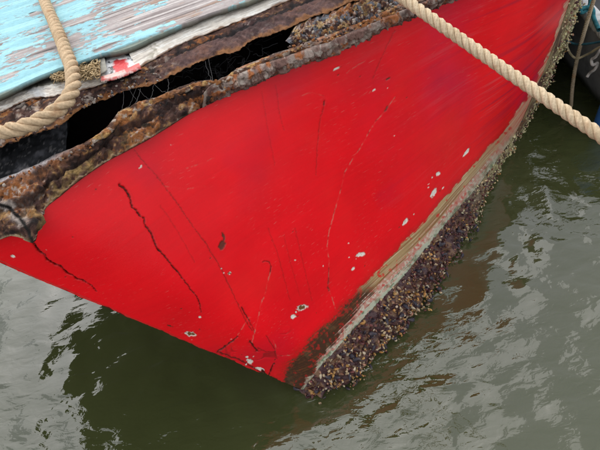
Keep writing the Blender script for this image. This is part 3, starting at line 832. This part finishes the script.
# ------------------------------------------------------------------ ropes
def rope(name, path, dia, pitch, colour, parent_label, cat, n=None, fuzz=300, seed=1):
    P = curve(path, 2000)
    L = np.r_[0, np.cumsum(np.linalg.norm(np.diff(P, axis=0), axis=1))]
    n = n or int(L[-1] / dia * 14)
    ll = np.linspace(0, L[-1], n)
    P = np.stack([np.interp(ll, L, P[:, k]) for k in range(3)], -1)
    T, N, B = frames(P)
    root = empty(name)
    tag(root, parent_label, cat)
    a0 = 2 * np.pi * ll / pitch
    sides = 12
    for q in range(3):
        a = a0 + q * 2 * np.pi / 3
        C = P + .275 * dia * (np.cos(a)[:, None] * N + np.sin(a)[:, None] * B)
        v, f = tube(C, .245 * dia * (1 + .04 * fbm(C, 30, 2, seed + q)), sides)
        ang = np.tile(np.arange(sides) / sides * 2 * np.pi, n)
        al = np.repeat(ll, sides)
        yarn = np.sin(ang * 5 - al / dia * 15)                   # the yarns of a strand
        Tn, Nn, Bn = frames(C)
        out = v - np.repeat(C, sides, 0)
        v = v + out * (.05 * yarn + .05 * fbm(v, 160, 2, seed))[:, None]
        g = fbm(v, 9, 3, seed + 5); h = fbm(v, 120, 3, seed + 6)
        col = mixc(np.broadcast_to(colour, v.shape), np.array(colour) * [.66, .60, .52], sstep(-.1, .7, g) * .7)
        col = mixc(col, np.array(colour) * 1.22, sstep(.0, .7, h) * .6)
        col = mixc(col, np.array(colour) * [.5, .45, .40], sstep(.2, .9, -yarn) * .45)
        col = mixc(col, [.36, .17, .07], sstep(.45, .8, fbm(v, 22, 3, seed + 9)) * .45)
        mesh_obj("strand", v, f, M_ROPE, root, col)
    bag = Bag()
    r = np.random.default_rng(seed)
    for _ in range(fuzz):
        i = r.integers(2, n - 3); a = r.uniform(0, 6.28)
        d = math.cos(a) * N[i] + math.sin(a) * B[i]
        b = P[i] + d * dia * .46
        ln = dia * r.uniform(.12, .42)
        tip = b + (d * r.uniform(.3, 1) + T[i] * r.uniform(-1.2, 1.2) + r.normal(0, .25, 3)) * ln
        mid = (b + tip) / 2 + d * ln * .15
        v, f = tube([b - d * .004, mid, tip], [.0006, .0005, .0002], 3)
        bag.add(v, f, np.array(colour) * r.uniform(.8, 1.25))
    o = bag.build("fuzz", M_ROPE, root); o['kind'] = "stuff"
    return root

ROPE_C = (.60, .44, .28)
DIA = .044
lz = H + .135
r1 = [(25, -55), (36, -22), (44, 0), (55, 25), (65, 50), (72.5, 74), (72, 91), (62, 106), (45, 117.5), (20, 128), (-10, 133), (-60, 137), (-120, 150)]
z1 = [lz + .045, lz + .04, lz + .036, lz + .032, lz + .028, lz + .016, lz + .000, lz - .012, lz - .018, lz - .02, lz - .02, lz - .03, lz - .06]
R1 = [np.array([-2.2, 4.0, H + .075]), np.array([-1.75, 3.6, H + .15])] + [at_z(x, y, z) for (x, y), z in zip(r1, z1)][:-2] \
    + [np.array([-1.05, 1.28, H + .075]), np.array([-1.3, 1.42, H + .072]), np.array([-1.5, 1.75, H + .07]), np.array([-1.6, 2.3, H + .07]), np.array([-1.75, 2.9, H + .07])]
rope("mooring_rope", R1, DIA, DIA * 2.8, ROPE_C,
     "thick twisted tan rope looped over the blue deck board", "rope", seed=3)
def at_d(px, py, d):
    v = ray(px, py); return CAM + v / np.linalg.norm(v) * d
pa = at_z(380, -18, H + .15); da = np.linalg.norm(pa - CAM)
r2 = [(330, -50), (380, -18), (404, -1), (450, 31.5), (500, 66.5), (550, 101), (600, 135.5), (670, 184), (800, 272), (1000, 405)]
d2 = [da + .22, da + .03, da - .10, da - .19, da - .24, da - .28, da - .31, da - .33, da - .33, da - .33]
R2 = [at_z(150, -190, H + .075), at_z(255, -120, H + .085)] + [at_d(x, y, d) for (x, y), d in zip(r2, d2)]
rope("mooring_rope", R2, DIA * .83, DIA * 2.0, (.66, .52, .35),
     "taut twisted cream rope crossing the red hull and running out over the water", "rope", seed=8)

# ------------------------------------------------------------------ inside of the boat
def inner():
    idx = np.arange(0, len(S_), 14); jdx = np.arange(0, 440, 16)
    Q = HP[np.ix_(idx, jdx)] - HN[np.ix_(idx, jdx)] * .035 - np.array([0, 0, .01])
    c = mixc(np.broadcast_to([.020, .014, .012], Q.shape), [.035, .026, .022], sstep(-.3, .4, fbm(Q, 14, 3, 4)))  # added sheet, its near-black colour stands for the shade in the gap
    mesh_obj("added_dark_lining", Q.reshape(-1, 3), grid_faces(*Q.shape[:2]), M_DARK, boat, c.reshape(-1, 3))
inner()
def added_dark_panel():
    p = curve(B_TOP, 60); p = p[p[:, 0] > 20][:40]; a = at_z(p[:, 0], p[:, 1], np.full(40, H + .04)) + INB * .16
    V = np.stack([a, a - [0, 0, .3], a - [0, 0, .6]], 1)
    mesh_obj("added_dark_panel", V.reshape(-1, 3), grid_faces(40, 3), M_DARK, boat, np.broadcast_to([.016, .013, .012], (120, 3)))  # unseen panel added to keep the gap black, shade put into its colour
added_dark_panel()
def shade_beam(P, u, v):
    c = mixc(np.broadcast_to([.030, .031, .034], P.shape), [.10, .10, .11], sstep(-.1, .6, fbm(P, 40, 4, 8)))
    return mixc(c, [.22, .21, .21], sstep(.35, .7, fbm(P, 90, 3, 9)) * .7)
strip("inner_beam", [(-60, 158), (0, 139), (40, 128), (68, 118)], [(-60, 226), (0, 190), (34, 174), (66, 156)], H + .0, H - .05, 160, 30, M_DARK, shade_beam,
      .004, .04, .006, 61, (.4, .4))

# crumbling rust and salt that fills the gap further aft
def shade_c(P, u, v):
    c = rust_colour(P, 43, pale=.22, orange=.18)
    c = mixc(c, [.17, .19, .22], sstep(.15, .5, fbm(P, 38, 4, 91)) * .75)
    return mixc(c, [.50, .33, .14], sstep(.25, .6, fbm(P, 60, 3, 93)) * .7)
_, CP = strip("crumbled_rust", [(287, 41), (292, 33), (300, 25), (330, 14.5), (360, 2.5), (400, -14), (480, -48), (560, -82)],
      [(288, 49), (296, 47), (302, 44.5), (330, 35), (356, 26), (398, 7), (440, -12), (490, -33), (560, -66)], H + .05, H + .02, 420, 50, M_RUST, shade_c, .014, .06, .020, 71, (1.4, 1.2))

def ico(sub=1):
    t = (1 + 5 ** .5) / 2
    v = np.array([(-1, t, 0), (1, t, 0), (-1, -t, 0), (1, -t, 0), (0, -1, t), (0, 1, t), (0, -1, -t), (0, 1, -t), (t, 0, -1), (t, 0, 1), (-t, 0, -1), (-t, 0, 1)], float)
    v /= np.linalg.norm(v[0])
    f = [(0, 11, 5), (0, 5, 1), (0, 1, 7), (0, 7, 10), (0, 10, 11), (1, 5, 9), (5, 11, 4), (11, 10, 2), (10, 7, 6), (7, 1, 8), (3, 9, 4), (3, 4, 2), (3, 2, 6), (3, 6, 8), (3, 8, 9), (4, 9, 5), (2, 4, 11), (6, 2, 10), (8, 6, 7), (9, 8, 1)]
    for _ in range(sub):
        v = list(map(tuple, v)); cache = {}; g = []
        def mid(a, b):
            k = (min(a, b), max(a, b))
            if k not in cache:
                m = (np.array(v[a]) + np.array(v[b])) / 2; v.append(tuple(m / np.linalg.norm(m))); cache[k] = len(v) - 1
            return cache[k]
        for a, b, c in f:
            x, y, z = mid(a, b), mid(b, c), mid(c, a)
            g += [(a, x, z), (b, y, x), (c, z, y), (x, y, z)]
        f = g; v = np.array(v)
    return np.array(v), np.array(f)
ICO0, ICO1 = ico(0), ico(1)

def lump(r, rng, base=ICO1, squash=.7, rough=.5):
    v, f = base
    o = rng.uniform(0, 50, 3)
    d = 1 + rough * vnoise(v + o, 1.6) + rough * .6 * vnoise(v + o, 3.7, 3)
    w = v * d[:, None] * np.array([1, rng.uniform(.6, 1), squash]) * r
    a = rng.normal(size=(3, 3)); q, _ = np.linalg.qr(a)
    return w @ q, f

def nodules():
    r = np.random.default_rng(5)
    bag = Bag()
    PAL = np.array([(.30, .11, .035), (.42, .22, .08), (.10, .05, .04), (.40, .34, .29), (.10, .105, .12), (.055, .028, .022), (.26, .20, .17)])
    at = curve(A_TOP, 600)
    def put(px, py, z, size, w):
        p = at_z(px, py, z)
        v, f = lump(size, r)
        bag.add(v + p, f, PAL[r.choice(len(PAL), p=w)] * r.uniform(.7, 1.25))
    wA = np.array([.28, .12, .25, .12, .0, .18, .05]); wC = np.array([.20, .22, .08, .17, .20, .05, .08]); wB = np.array([.05, .08, .25, .2, .05, .17, .2])
    for _ in range(260):
        k = r.integers(40, 560)
        x, y = at[k]
        put(x, y + 3.5 * float(sstep(30, 90, x) * sstep(340, 280, x)) + abs(r.normal(0, 3.2)) + .8, H + .036, r.uniform(.0018, .0055), wA)
    for _ in range(150):
        x = r.uniform(289, 470)
        t0 = np.interp(x, [287, 300, 330, 360, 400, 480], [41, 25, 14.5, 2.5, -14, -48]); b0 = np.interp(x, [288, 302, 330, 356, 398, 440, 490], [49, 44.5, 35, 26, 7, -12, -33])
        put(x, t0 + (b0 - t0) * r.uniform(.1, 1.0), H + .046, r.uniform(.002, .0070), wC)
    bb = curve(B_BOT, 600)
    for _ in range(260):
        x = r.uniform(-5, 165)
        y0 = np.interp(x, [p[0] for p in B_TOP], [p[1] for p in B_TOP]); y1 = np.interp(x, [p[0] for p in B_BOT], [p[1] for p in B_BOT]) - 2.5
        put(x, y0 + (y1 - y0) * r.uniform(.1, 1.0), H + .066, r.uniform(.002, .0055), wB)
    o = bag.build("rust_nodules", M_RUST, boat); o['kind'] = "stuff"
nodules()

# painted block and lath left between the two lengths of covering board
def shade_block(P, u, v):
    X, Y = to_px(P)
    c = mixc(np.broadcast_to([.60, .60, .60], P.shape), [.06, .06, .065], sstep(.0, .35, fbm(P, 55, 4, 8)))
    red = sstep(1.1, .75, np.hypot((X - 121) / 8, (Y - 66) / 9) + .35 * fbm(P, 40, 3, 18))
    c = mixc(c, [.58, .035, .04], red)
    c = mixc(c, [.75, .73, .70], sstep(1.0, .7, np.hypot((X - 121) / 7.5, (Y - 57) / 3) + .3 * fbm(P, 50, 3, 28)))
    return mixc(c, [.02, .02, .022], sstep(.2, .03, np.broadcast_to(v[None], X.shape) + .08 * fbm(P, 40, 3, 5)) * .8)
strip("painted_block", [(105, 57), (116, 52), (127, 49)], [(104, 78), (120, 73), (136, 66)], H + .098, H + .088, 90, 60, M_PLAIN, shade_block, .002, .06, .003, 81, (.3, .6))
def shade_lath(P, u, v):
    c = mixc(np.broadcast_to([.55, .10, .09], P.shape), [.66, .42, .38], sstep(-.1, .5, fbm(P, 50, 3, 3)))
    return mixc(c, [.70, .60, .52], sstep(.3, .6, fbm(P, 25, 3, 4)))
strip("painted_lath", [(101, 79), (120, 73.5), (140, 65)], [(100, 83), (121, 78), (141, 69)], H + .101, H + .092, 90, 12, M_PLAIN, shade_lath, .004, .03, .002, 83, (.3, .5))
def shade_wedge(P, u, v):
    return mixc(np.broadcast_to([.30, .29, .25], P.shape), [.16, .15, .13], sstep(-.2, .5, fbm(P, 40, 3, 3)))
strip("wedge", [(97.5, 57), (104, 55)], [(100.5, 74), (107.5, 71)], H + .112, H + .102, 20, 24, M_WOOD, shade_wedge, .003, .03, .002, 84, (.2, .2))

# straw-coloured strands of a frayed rope pushed under the deck board
def frayed():
    r = np.random.default_rng(9)
    bag = Bag()
    for k in range(330):
        u = r.uniform(0, 1); x = 54 + 46 * u; y = 74.5 - 17 * u + r.uniform(0, 1) ** .8 * (4 + 15 * u)
        n = 7
        L = r.uniform(5, 15); a = r.uniform(-.9, .35) if r.random() < .8 else r.uniform(0, 3.1)
        cx, cy = math.cos(a), math.sin(a)
        ww = r.uniform(-3, 3)
        tt = np.linspace(-.5, .5, n)
        X = x + cx * L * tt - cy * ww * np.sin(tt * 5 + k); Y = y + cy * L * tt + cx * ww * np.sin(tt * 5 + k)
        ok = (X > 50) & (X < 101)
        X = np.clip(X, 50, 100); Y = np.maximum(Y, np.interp(X, [50, 62, 77, 100], [74, 69, 65, 57]))
        z = H + .100 + .02 * r.random() + .008 * np.sin(tt * 6 + k)
        v, f = tube(at_z(X, Y, z), r.uniform(.0009, .0021), 4)
        bag.add(v, f, np.array([.66, .50, .29]) * r.uniform(.65, 1.2))
    o = bag.build("frayed_rope_end", M_ROPE)
    tag(o, "frayed straw coloured rope fibres tucked under the blue board beside the red block", "rope")
frayed()

# cobweb threads and old wire in the gap
def threads():
    r = np.random.default_rng(21)
    ct = cut(B_BOT, 70, 290); cb = cut(A_TOP, 70, 290)
    bag = Bag(); dk = Bag()
    for k in range(10):
        x = r.uniform(78, 240); x2 = x + r.uniform(-14, 22)
        a = at_z(x, np.interp(x, ct[:, 0], ct[:, 1]) - 2, H + .05); b = at_z(x2, np.interp(x2, cb[:, 0], cb[:, 1]) + 3, H + .034)
        t = np.linspace(0, 1, 10)[:, None]
        p = a * (1 - t) + b * t - np.array([0, 0, 1]) * r.uniform(.0, .045) * 4 * t * (1 - t) + r.normal(0, .0015, (10, 3))
        v, f = tube(p, r.uniform(.0002, .0004), 4)
        bag.add(v, f, np.array([.36, .35, .34]) * r.uniform(.5, 1.1))
    for k in range(60):
        x = r.uniform(165, 262); y = np.interp(x, ct[:, 0], ct[:, 1]) + r.uniform(-2, 16)
        p = at_z(x, y, H - .03) + np.cumsum(r.normal(0, .011, (9, 3)) + r.normal(0, .006, 3), 0)
        p[:, 2] = np.minimum(p[:, 2], H + .0)
        v, f = tube(spline(np.linspace(0, 1, 9), p, np.linspace(0, 1, 26)), r.uniform(.0006, .0013), 4)
        dk.add(v, f, np.array([.05, .05, .052]) * r.uniform(.5, 1.6))
    o = bag.build("cobweb", M_ROPE); tag(o, "grey cobweb threads hanging across the dark gap under the iron band", "cobweb", kind="stuff")
    o = dk.build("tangled_twine", M_DARK); tag(o, "tangle of black twine inside the dark gap of the gunwale", "twine", kind="stuff")
threads()

# ------------------------------------------------------------------ mussels
def shell_mesh(n=7, m=8):
    x = np.linspace(0, 1, n)
    w = np.sin(np.pi * np.clip(x, .0, 1) ** .62) ** .75
    w[0] = w[-1] = 0.02
    a = np.linspace(0, 2 * np.pi, m, endpoint=False)
    V = np.stack([np.broadcast_to((x - .5)[:, None], (n, m)), .27 * w[:, None] * np.cos(a), .19 * w[:, None] * np.sin(a) + .06 * np.sin(np.pi * x)[:, None]], -1)
    return V.reshape(-1, 3), grid_faces(n, m, wrap=True)
SHV, SHF = shell_mesh()
SHV2, SHF2 = shell_mesh(5, 6)

def mussels():
    r = np.random.default_rng(77)
    X, Y = to_px(HP)
    xm = np.interp(Y, XM[:, 0], XM[:, 1])
    inside = X > xm                                    # the wet band below the boot line
    # width weighting: by true area
    top = np.array([np.argmax(inside[i, :440]) if inside[i, :440].any() else 425 for i in range(len(S_))])
    top = np.convolve(np.pad(top, 6, mode='edge'), np.ones(13) / 13, 'valid').astype(int)
    dl = np.r_[0, np.linalg.norm(np.diff(HP[:, 438], axis=0), axis=1)]
    usable = S_ < .97
    # a lumpy underlay so that no paint shows between the shells
    nv = 30
    tt = np.linspace(0, 1, nv)
    U = np.empty((len(S_), nv, 3)); NN = np.empty_like(U)
    for i in range(len(S_)):
        j = top[i] + (446 - top[i]) * tt
        j0 = np.floor(j).astype(int); fr = (j - j0)[:, None]
        U[i] = HP[i, j0] * (1 - fr) + HP[i, np.minimum(j0 + 1, 450)] * fr
        NN[i] = HN[i, j0]
    foot = sstep(.10, .0, S_)[:, None]
    thick = (.085 + .03 * foot) * np.sin(np.pi * np.clip(tt * .62 + .0, 0, 1)) ** .8
    th = thick * (0.72 + .5 * fbm(U, 8, 2, 3) + .45 * fbm(U, 26, 2, 13)) * (1 - .40 * sstep(.40, .75, S_))[:, None]
    th = np.maximum(th, -.004) * (.25 + .75 * sstep(.0, .03, S_))[:, None]
    C0 = mixc(np.broadcast_to([.050, .016, .018], U.shape), [.16, .08, .04], sstep(-.1, .5, fbm(U, 40, 4, 5)))
    C0 = mixc(C0, [.30, .25, .13], sstep(.52, .68, S_)[:, None] * sstep(-.5, .2, fbm(U, 20, 3, 6)))
    flat = NN * [1, 1, .25]; flat /= np.linalg.norm(flat, axis=-1, keepdims=True)
    low = sstep(.3, .9, tt)[None, :, None]
    NN = NN * (1 - low) + flat * low
    UP = U + NN * (th * .55 + .006 * fbm(U, 60, 3, 8))[..., None]
    bag = Bag()
    bag.add(UP.reshape(-1, 3), grid_faces(len(S_), nv), C0.reshape(-1, 3))
    # port side of the stem foot is hidden; wrap the crust round it a little
    DARK = np.array([(.040, .010, .016), (.075, .018, .022), (.030, .018, .020), (.12, .032, .028), (.08, .035, .025), (.16, .065, .035), (.10, .028, .026)])
    PALE = np.array([(.40, .29, .17), (.42, .23, .07), (.50, .40, .28), (.40, .19, .05), (.34, .25, .15), (.28, .13, .08)])
    YEL = np.array([(.46, .43, .22), (.55, .48, .30), (.36, .33, .16), (.50, .36, .20)])
    wts = dl * usable * (446 - top) ; wts = wts * (1 + 1.2 * (S_ < .45)); wts /= wts.sum()
    centres = []
    def sample(n):
        i = r.choice(len(S_), n, p=wts); v = r.uniform(0, 1, n) ** .9
        j = np.minimum((v * (nv - 1)).astype(int), nv - 1)
        return i, j
    def basis_for(nrm):
        d = r.normal(size=3) * .9 + nrm * r.uniform(-.2, 1.3)
        d /= np.linalg.norm(d)
        u = nrm + r.normal(size=3) * .5; u -= d * (u @ d); u /= np.linalg.norm(u)
        return np.stack([d, np.cross(u, d), u], 0)
    N1 = 8000
    I, Jx = sample(N1)
    patch = fbm(U, 5.5, 3, 15)
    XU, YU = to_px(U)
    patch = patch + .7 * np.exp(-(((XU - 326) / 14) ** 2 + ((YU - 366) / 16) ** 2)) + .45 * np.exp(-(((XU - 382) / 22) ** 2 + ((YU - 318) / 18) ** 2))
    for i, j in zip(I, Jx):
        p = U[i, j] + NN[i, j] * th[i, j] * r.uniform(.5, 1.05)
        if p[2] < -.05: continue
        L = r.uniform(.010, .034) * (1 - .45 * float(sstep(.45, .75, S_[i])))
        B = basis_for(NN[i, j])
        far = S_[i] > .60 + .06 * r.normal()
        q = .05 + .95 * max(0, patch[i, j]) + (.15 if j > nv * .6 else 0)
        if far and r.random() < .6: col = YEL[r.integers(len(YEL))]
        elif r.random() < q: col = PALE[r.integers(len(PALE))]
        else: col = DARK[r.integers(len(DARK))]
        v, f = (SHV2, SHF2)
        bag.add(p + (v * L) @ B, f, col * r.uniform(.6, 1.35))
    # barnacles, sea squirts, torn shells
    I, Jx = sample(5200)
    for i, j in zip(I, Jx):
        p = U[i, j] + NN[i, j] * (th[i, j] * r.uniform(.75, 1.05) + .003)
        if p[2] < .0 or S_[i] < .012: continue
        v, f = lump(r.uniform(.003, .0105), r, ICO0, .6, .35)
        q = .30 + 1.1 * patch[i, j]
        far = S_[i] > .60 + .05 * r.normal()
        col = YEL[r.integers(len(YEL))] if far and r.random() < .75 else PALE[r.integers(len(PALE))] if r.random() < q else DARK[r.integers(len(DARK))] * 1.4
        bag.add(v + p, f, col * r.uniform(.6, 1.2))
    o = bag.build("mussel_crust", M_SHELL, None, smooth=False)
    tag(o, "crust of small dark mussels, barnacles and weed along the boat's waterline", "mussels", kind="stuff")
    # larger mussels that stand out of the crust, one object each
    me = bpy.data.meshes.new("mussel")
    v, f = shell_mesh(9, 10)
    proto = mesh_obj("mussel", v, f, M_SHELL, None, mixc(np.broadcast_to([.022, .016, .026], v.shape), [.09, .07, .08], sstep(.1, .5, v[:, 0])))
    n = 0
    I, Jx = sample(700)
    for i, j in zip(I, Jx):
        if S_[i] > .55 or j > nv * .85 or j < 3: continue
        p = U[i, j] + NN[i, j] * (th[i, j] * .98)
        if p[2] < .005: continue
        B = basis_for(NN[i, j]); L = r.uniform(.032, .048)
        o = proto if n == 0 else proto.copy()
        if n: COL.objects.link(o)
        M = np.eye(4); M[:3, :3] = (B * L).T; M[:3, 3] = p
        o.matrix_world = Matrix(M.tolist())
        tag(o, "larger blue black mussel shell standing out of the crust on the red hull", "mussel", "larger mussels on the waterline crust")
        n += 1
        if n >= 120: break
mussels()

# ------------------------------------------------------------------ the other boat
def other_boat():
    root = empty("grey_boat")
    tag(root, "dark grey boat with a white gunwale moored behind the red hull", "boat")
    gz = .60
    g = [(520, -62), (553, -24), (566, -6), (576, 7), (590, 24), (603, 39.5), (620, 60)]
    w = [(500, -15), (535, 27), (548, 42), (563, 60), (580, 80), (596, 99), (606, 111)]
    n = 160
    G = curve([at_z(x, y, gz) for x, y in g], n); W = curve([at_z(x, y, 0.) for x, y in w], n)
    t = np.r_[np.linspace(0, 1, 30), 1.15, 1.3]
    P = G[:, None] * (1 - t)[None, :, None] + W[:, None] * t[None, :, None]
    N = face_cam(P, grid_normals(P))
    P = P + N * (.03 * 4 * np.clip(t, 0, 1) * (1 - np.clip(t, 0, 1)))[None, :, None]
    c = mixc(np.broadcast_to([.24, .245, .26], P.shape), [.32, .32, .34], sstep(-.2, .5, fbm(P, 6, 4, 3)))
    c = mixc(c, [.10, .10, .10], sstep(.4, .6, fbm(P, 30, 3, 4)) * .5)
    c = mixc(c, [.03, .035, .02], sstep(.12, .02, P[..., 2] + .03 * fbm(P, 12, 3, 9)))
    mesh_obj("hull", P.reshape(-1, 3), grid_faces(n, len(t)), M_PLAIN, root, c.reshape(-1, 3))
    d = G[-1] - G[0]; d[2] = 0; d /= np.linalg.norm(d)
    inb = np.array([-d[1], d[0], 0])
    if inb @ (CAM - G[n // 2]) > 0: inb = -inb
    # white gunwale: a rounded rail
    a = np.linspace(0, 2 * np.pi, 16, endpoint=False)
    prof = np.stack([np.sign(np.cos(a)) * np.abs(np.cos(a)) ** .6 * .055, np.sign(np.sin(a)) * np.abs(np.sin(a)) ** .6 * .032], -1)
    R = G[:, None] + inb * (prof[None, :, :1] + .03) + np.array([0, 0, 1.0]) * (prof[None, :, 1:] + .025)
    c = mixc(np.broadcast_to([.62, .61, .60], R.shape), [.30, .28, .26], sstep(.1, .6, fbm(R, 22, 4, 5)))
    c = mixc(c, [.12, .11, .10], sstep(.4, .7, fbm(R, 50, 3, 6)))
    mesh_obj("gunwale", R.reshape(-1, 3), grid_faces(n, 16, wrap=True), M_PLAIN, root, c.reshape(-1, 3))
    # inside and far side
    I = np.stack([G + inb * .06, G + inb * .16 - [0, 0, .42], G + inb * 1.2 - [0, 0, .45], G + inb * 1.35, W + inb * 1.15 - [0, 0, .2]], 1)
    c = np.broadcast_to([.045, .045, .048], I.shape)
    mesh_obj("inner_side", I.reshape(-1, 3), grid_faces(n, 5), M_PLAIN, root, c.reshape(-1, 3), smooth=False)
    for e in (0, -1):
        E = np.stack([P[e, 0], P[e, -1], I[e, 4], I[e, 3]])
        mesh_obj("end_board", E, [(0, 1, 2, 3)], M_PLAIN, root, np.broadcast_to([.04, .04, .045], (4, 3)), smooth=False)
    return G, W, inb
OG, OW, OIN = other_boat()

def line(name, pts, dia, colour, label, seed=1, cat="rope", n=120):
    v, f = tube(curve(pts, n), dia / 2, 8)
    P = np.asarray(v)
    c = mixc(np.broadcast_to(colour, P.shape), np.array(colour) * .6, sstep(-.1, .5, fbm(P, 40, 3, seed)))
    return tag(mesh_obj(name, v, f, M_ROPE, None, c), label, cat)

w0 = at_z(571, 109, -.05)
p3 = [w0]
for (x, y), z in zip([(571.5, 98), (573, 82), (576, 64), (580, 47), (585, 29), (590.5, 10), (596, -8), (606, -40)], [.10, .24, .39, .52, .65, .78, .90, 1.10]):
    p3.append(at_z(x, y, z))
rope("hanging_line", p3[::-1], .026, .05, (.44, .35, .24), "thin brown rope hanging straight down into the water beside the grey boat", "rope", fuzz=30, seed=31)

def on_other(x, y, z):                      # a spot on the outer face of the grey boat
    return at_z(x, y, z)
line("teal_line", [at_z(589, -12, .80), at_z(590, 4, .70), at_z(586.5, 10, .68), at_z(581.5, 12.5, .67), at_z(581, 9.5, .69), at_z(586, 7.5, .70), at_z(591, 8, .70), at_z(593.5, 17, .67), at_z(599, 30, .66)],
     .028, (.045, .20, .24), "teal rope knotted round the white gunwale of the grey boat")
line("slack_line", [at_z(566, 44, .52), at_z(570.5, 54, .48), at_z(577, 58.5, .48), at_z(586, 55, .52), at_z(600, 47, .62), at_z(640, 30, .8)],
     .016, (.38, .32, .20), "slack thin tan cord sagging between the two hulls", 5)
line("blue_line", [at_z(566, 41, .52), at_z(575, 44, .52), at_z(586, 44, .56), at_z(602, 41.5, .62), at_z(640, 34, .78)],
     .015, (.03, .10, .13), "dark blue cord stretched along the side of the grey boat", 6)
line("knotted_line", [at_z(606, 40, .68), at_z(599, 52, .60), at_z(595.5, 57, .56), at_z(591.5, 60, .53), at_z(593, 65, .50), at_z(597, 63, .51), at_z(595, 69, .46), at_z(589, 74, .41), at_z(587, 77, .39)],
     .020, (.40, .37, .34), "pale knotted rope end dangling on the side of the grey boat", 7)

def fender():
    root = empty("fender")
    tag(root, "blue boat fender with a pale collar hanging low beside the grey boat", "fender")
    c = at_z(611, 114, .18)
    k = np.linspace(-1, 1, 20)
    r = .085 * np.sqrt(np.clip(1 - np.abs(k) ** 4, 0.02, 1))
    P = c + np.stack([0 * k, 0 * k, k * .2], -1)
    v, f = tube(P, r, 20)
    mesh_obj("body", v, f, M_PLAIN, root, np.broadcast_to([.02, .10, .30], v.shape))
    P = c + np.stack([0 * k, 0 * k, .17 + (k + 1) * .04], -1)
    v, f = tube(P, .06 - .03 * (k + 1) / 2, 16)
    mesh_obj("collar", v, f, M_PLAIN, root, np.broadcast_to([.5, .52, .55], v.shape))
    v, f = tube(np.array([c + [0, 0, .24], c + [.01, .01, .36], c + OIN * .05 + [.02, .02, .5]]), .008, 8)
    mesh_obj("lanyard", v, f, M_ROPE, root, np.broadcast_to([.4, .38, .34], v.shape))
fender()
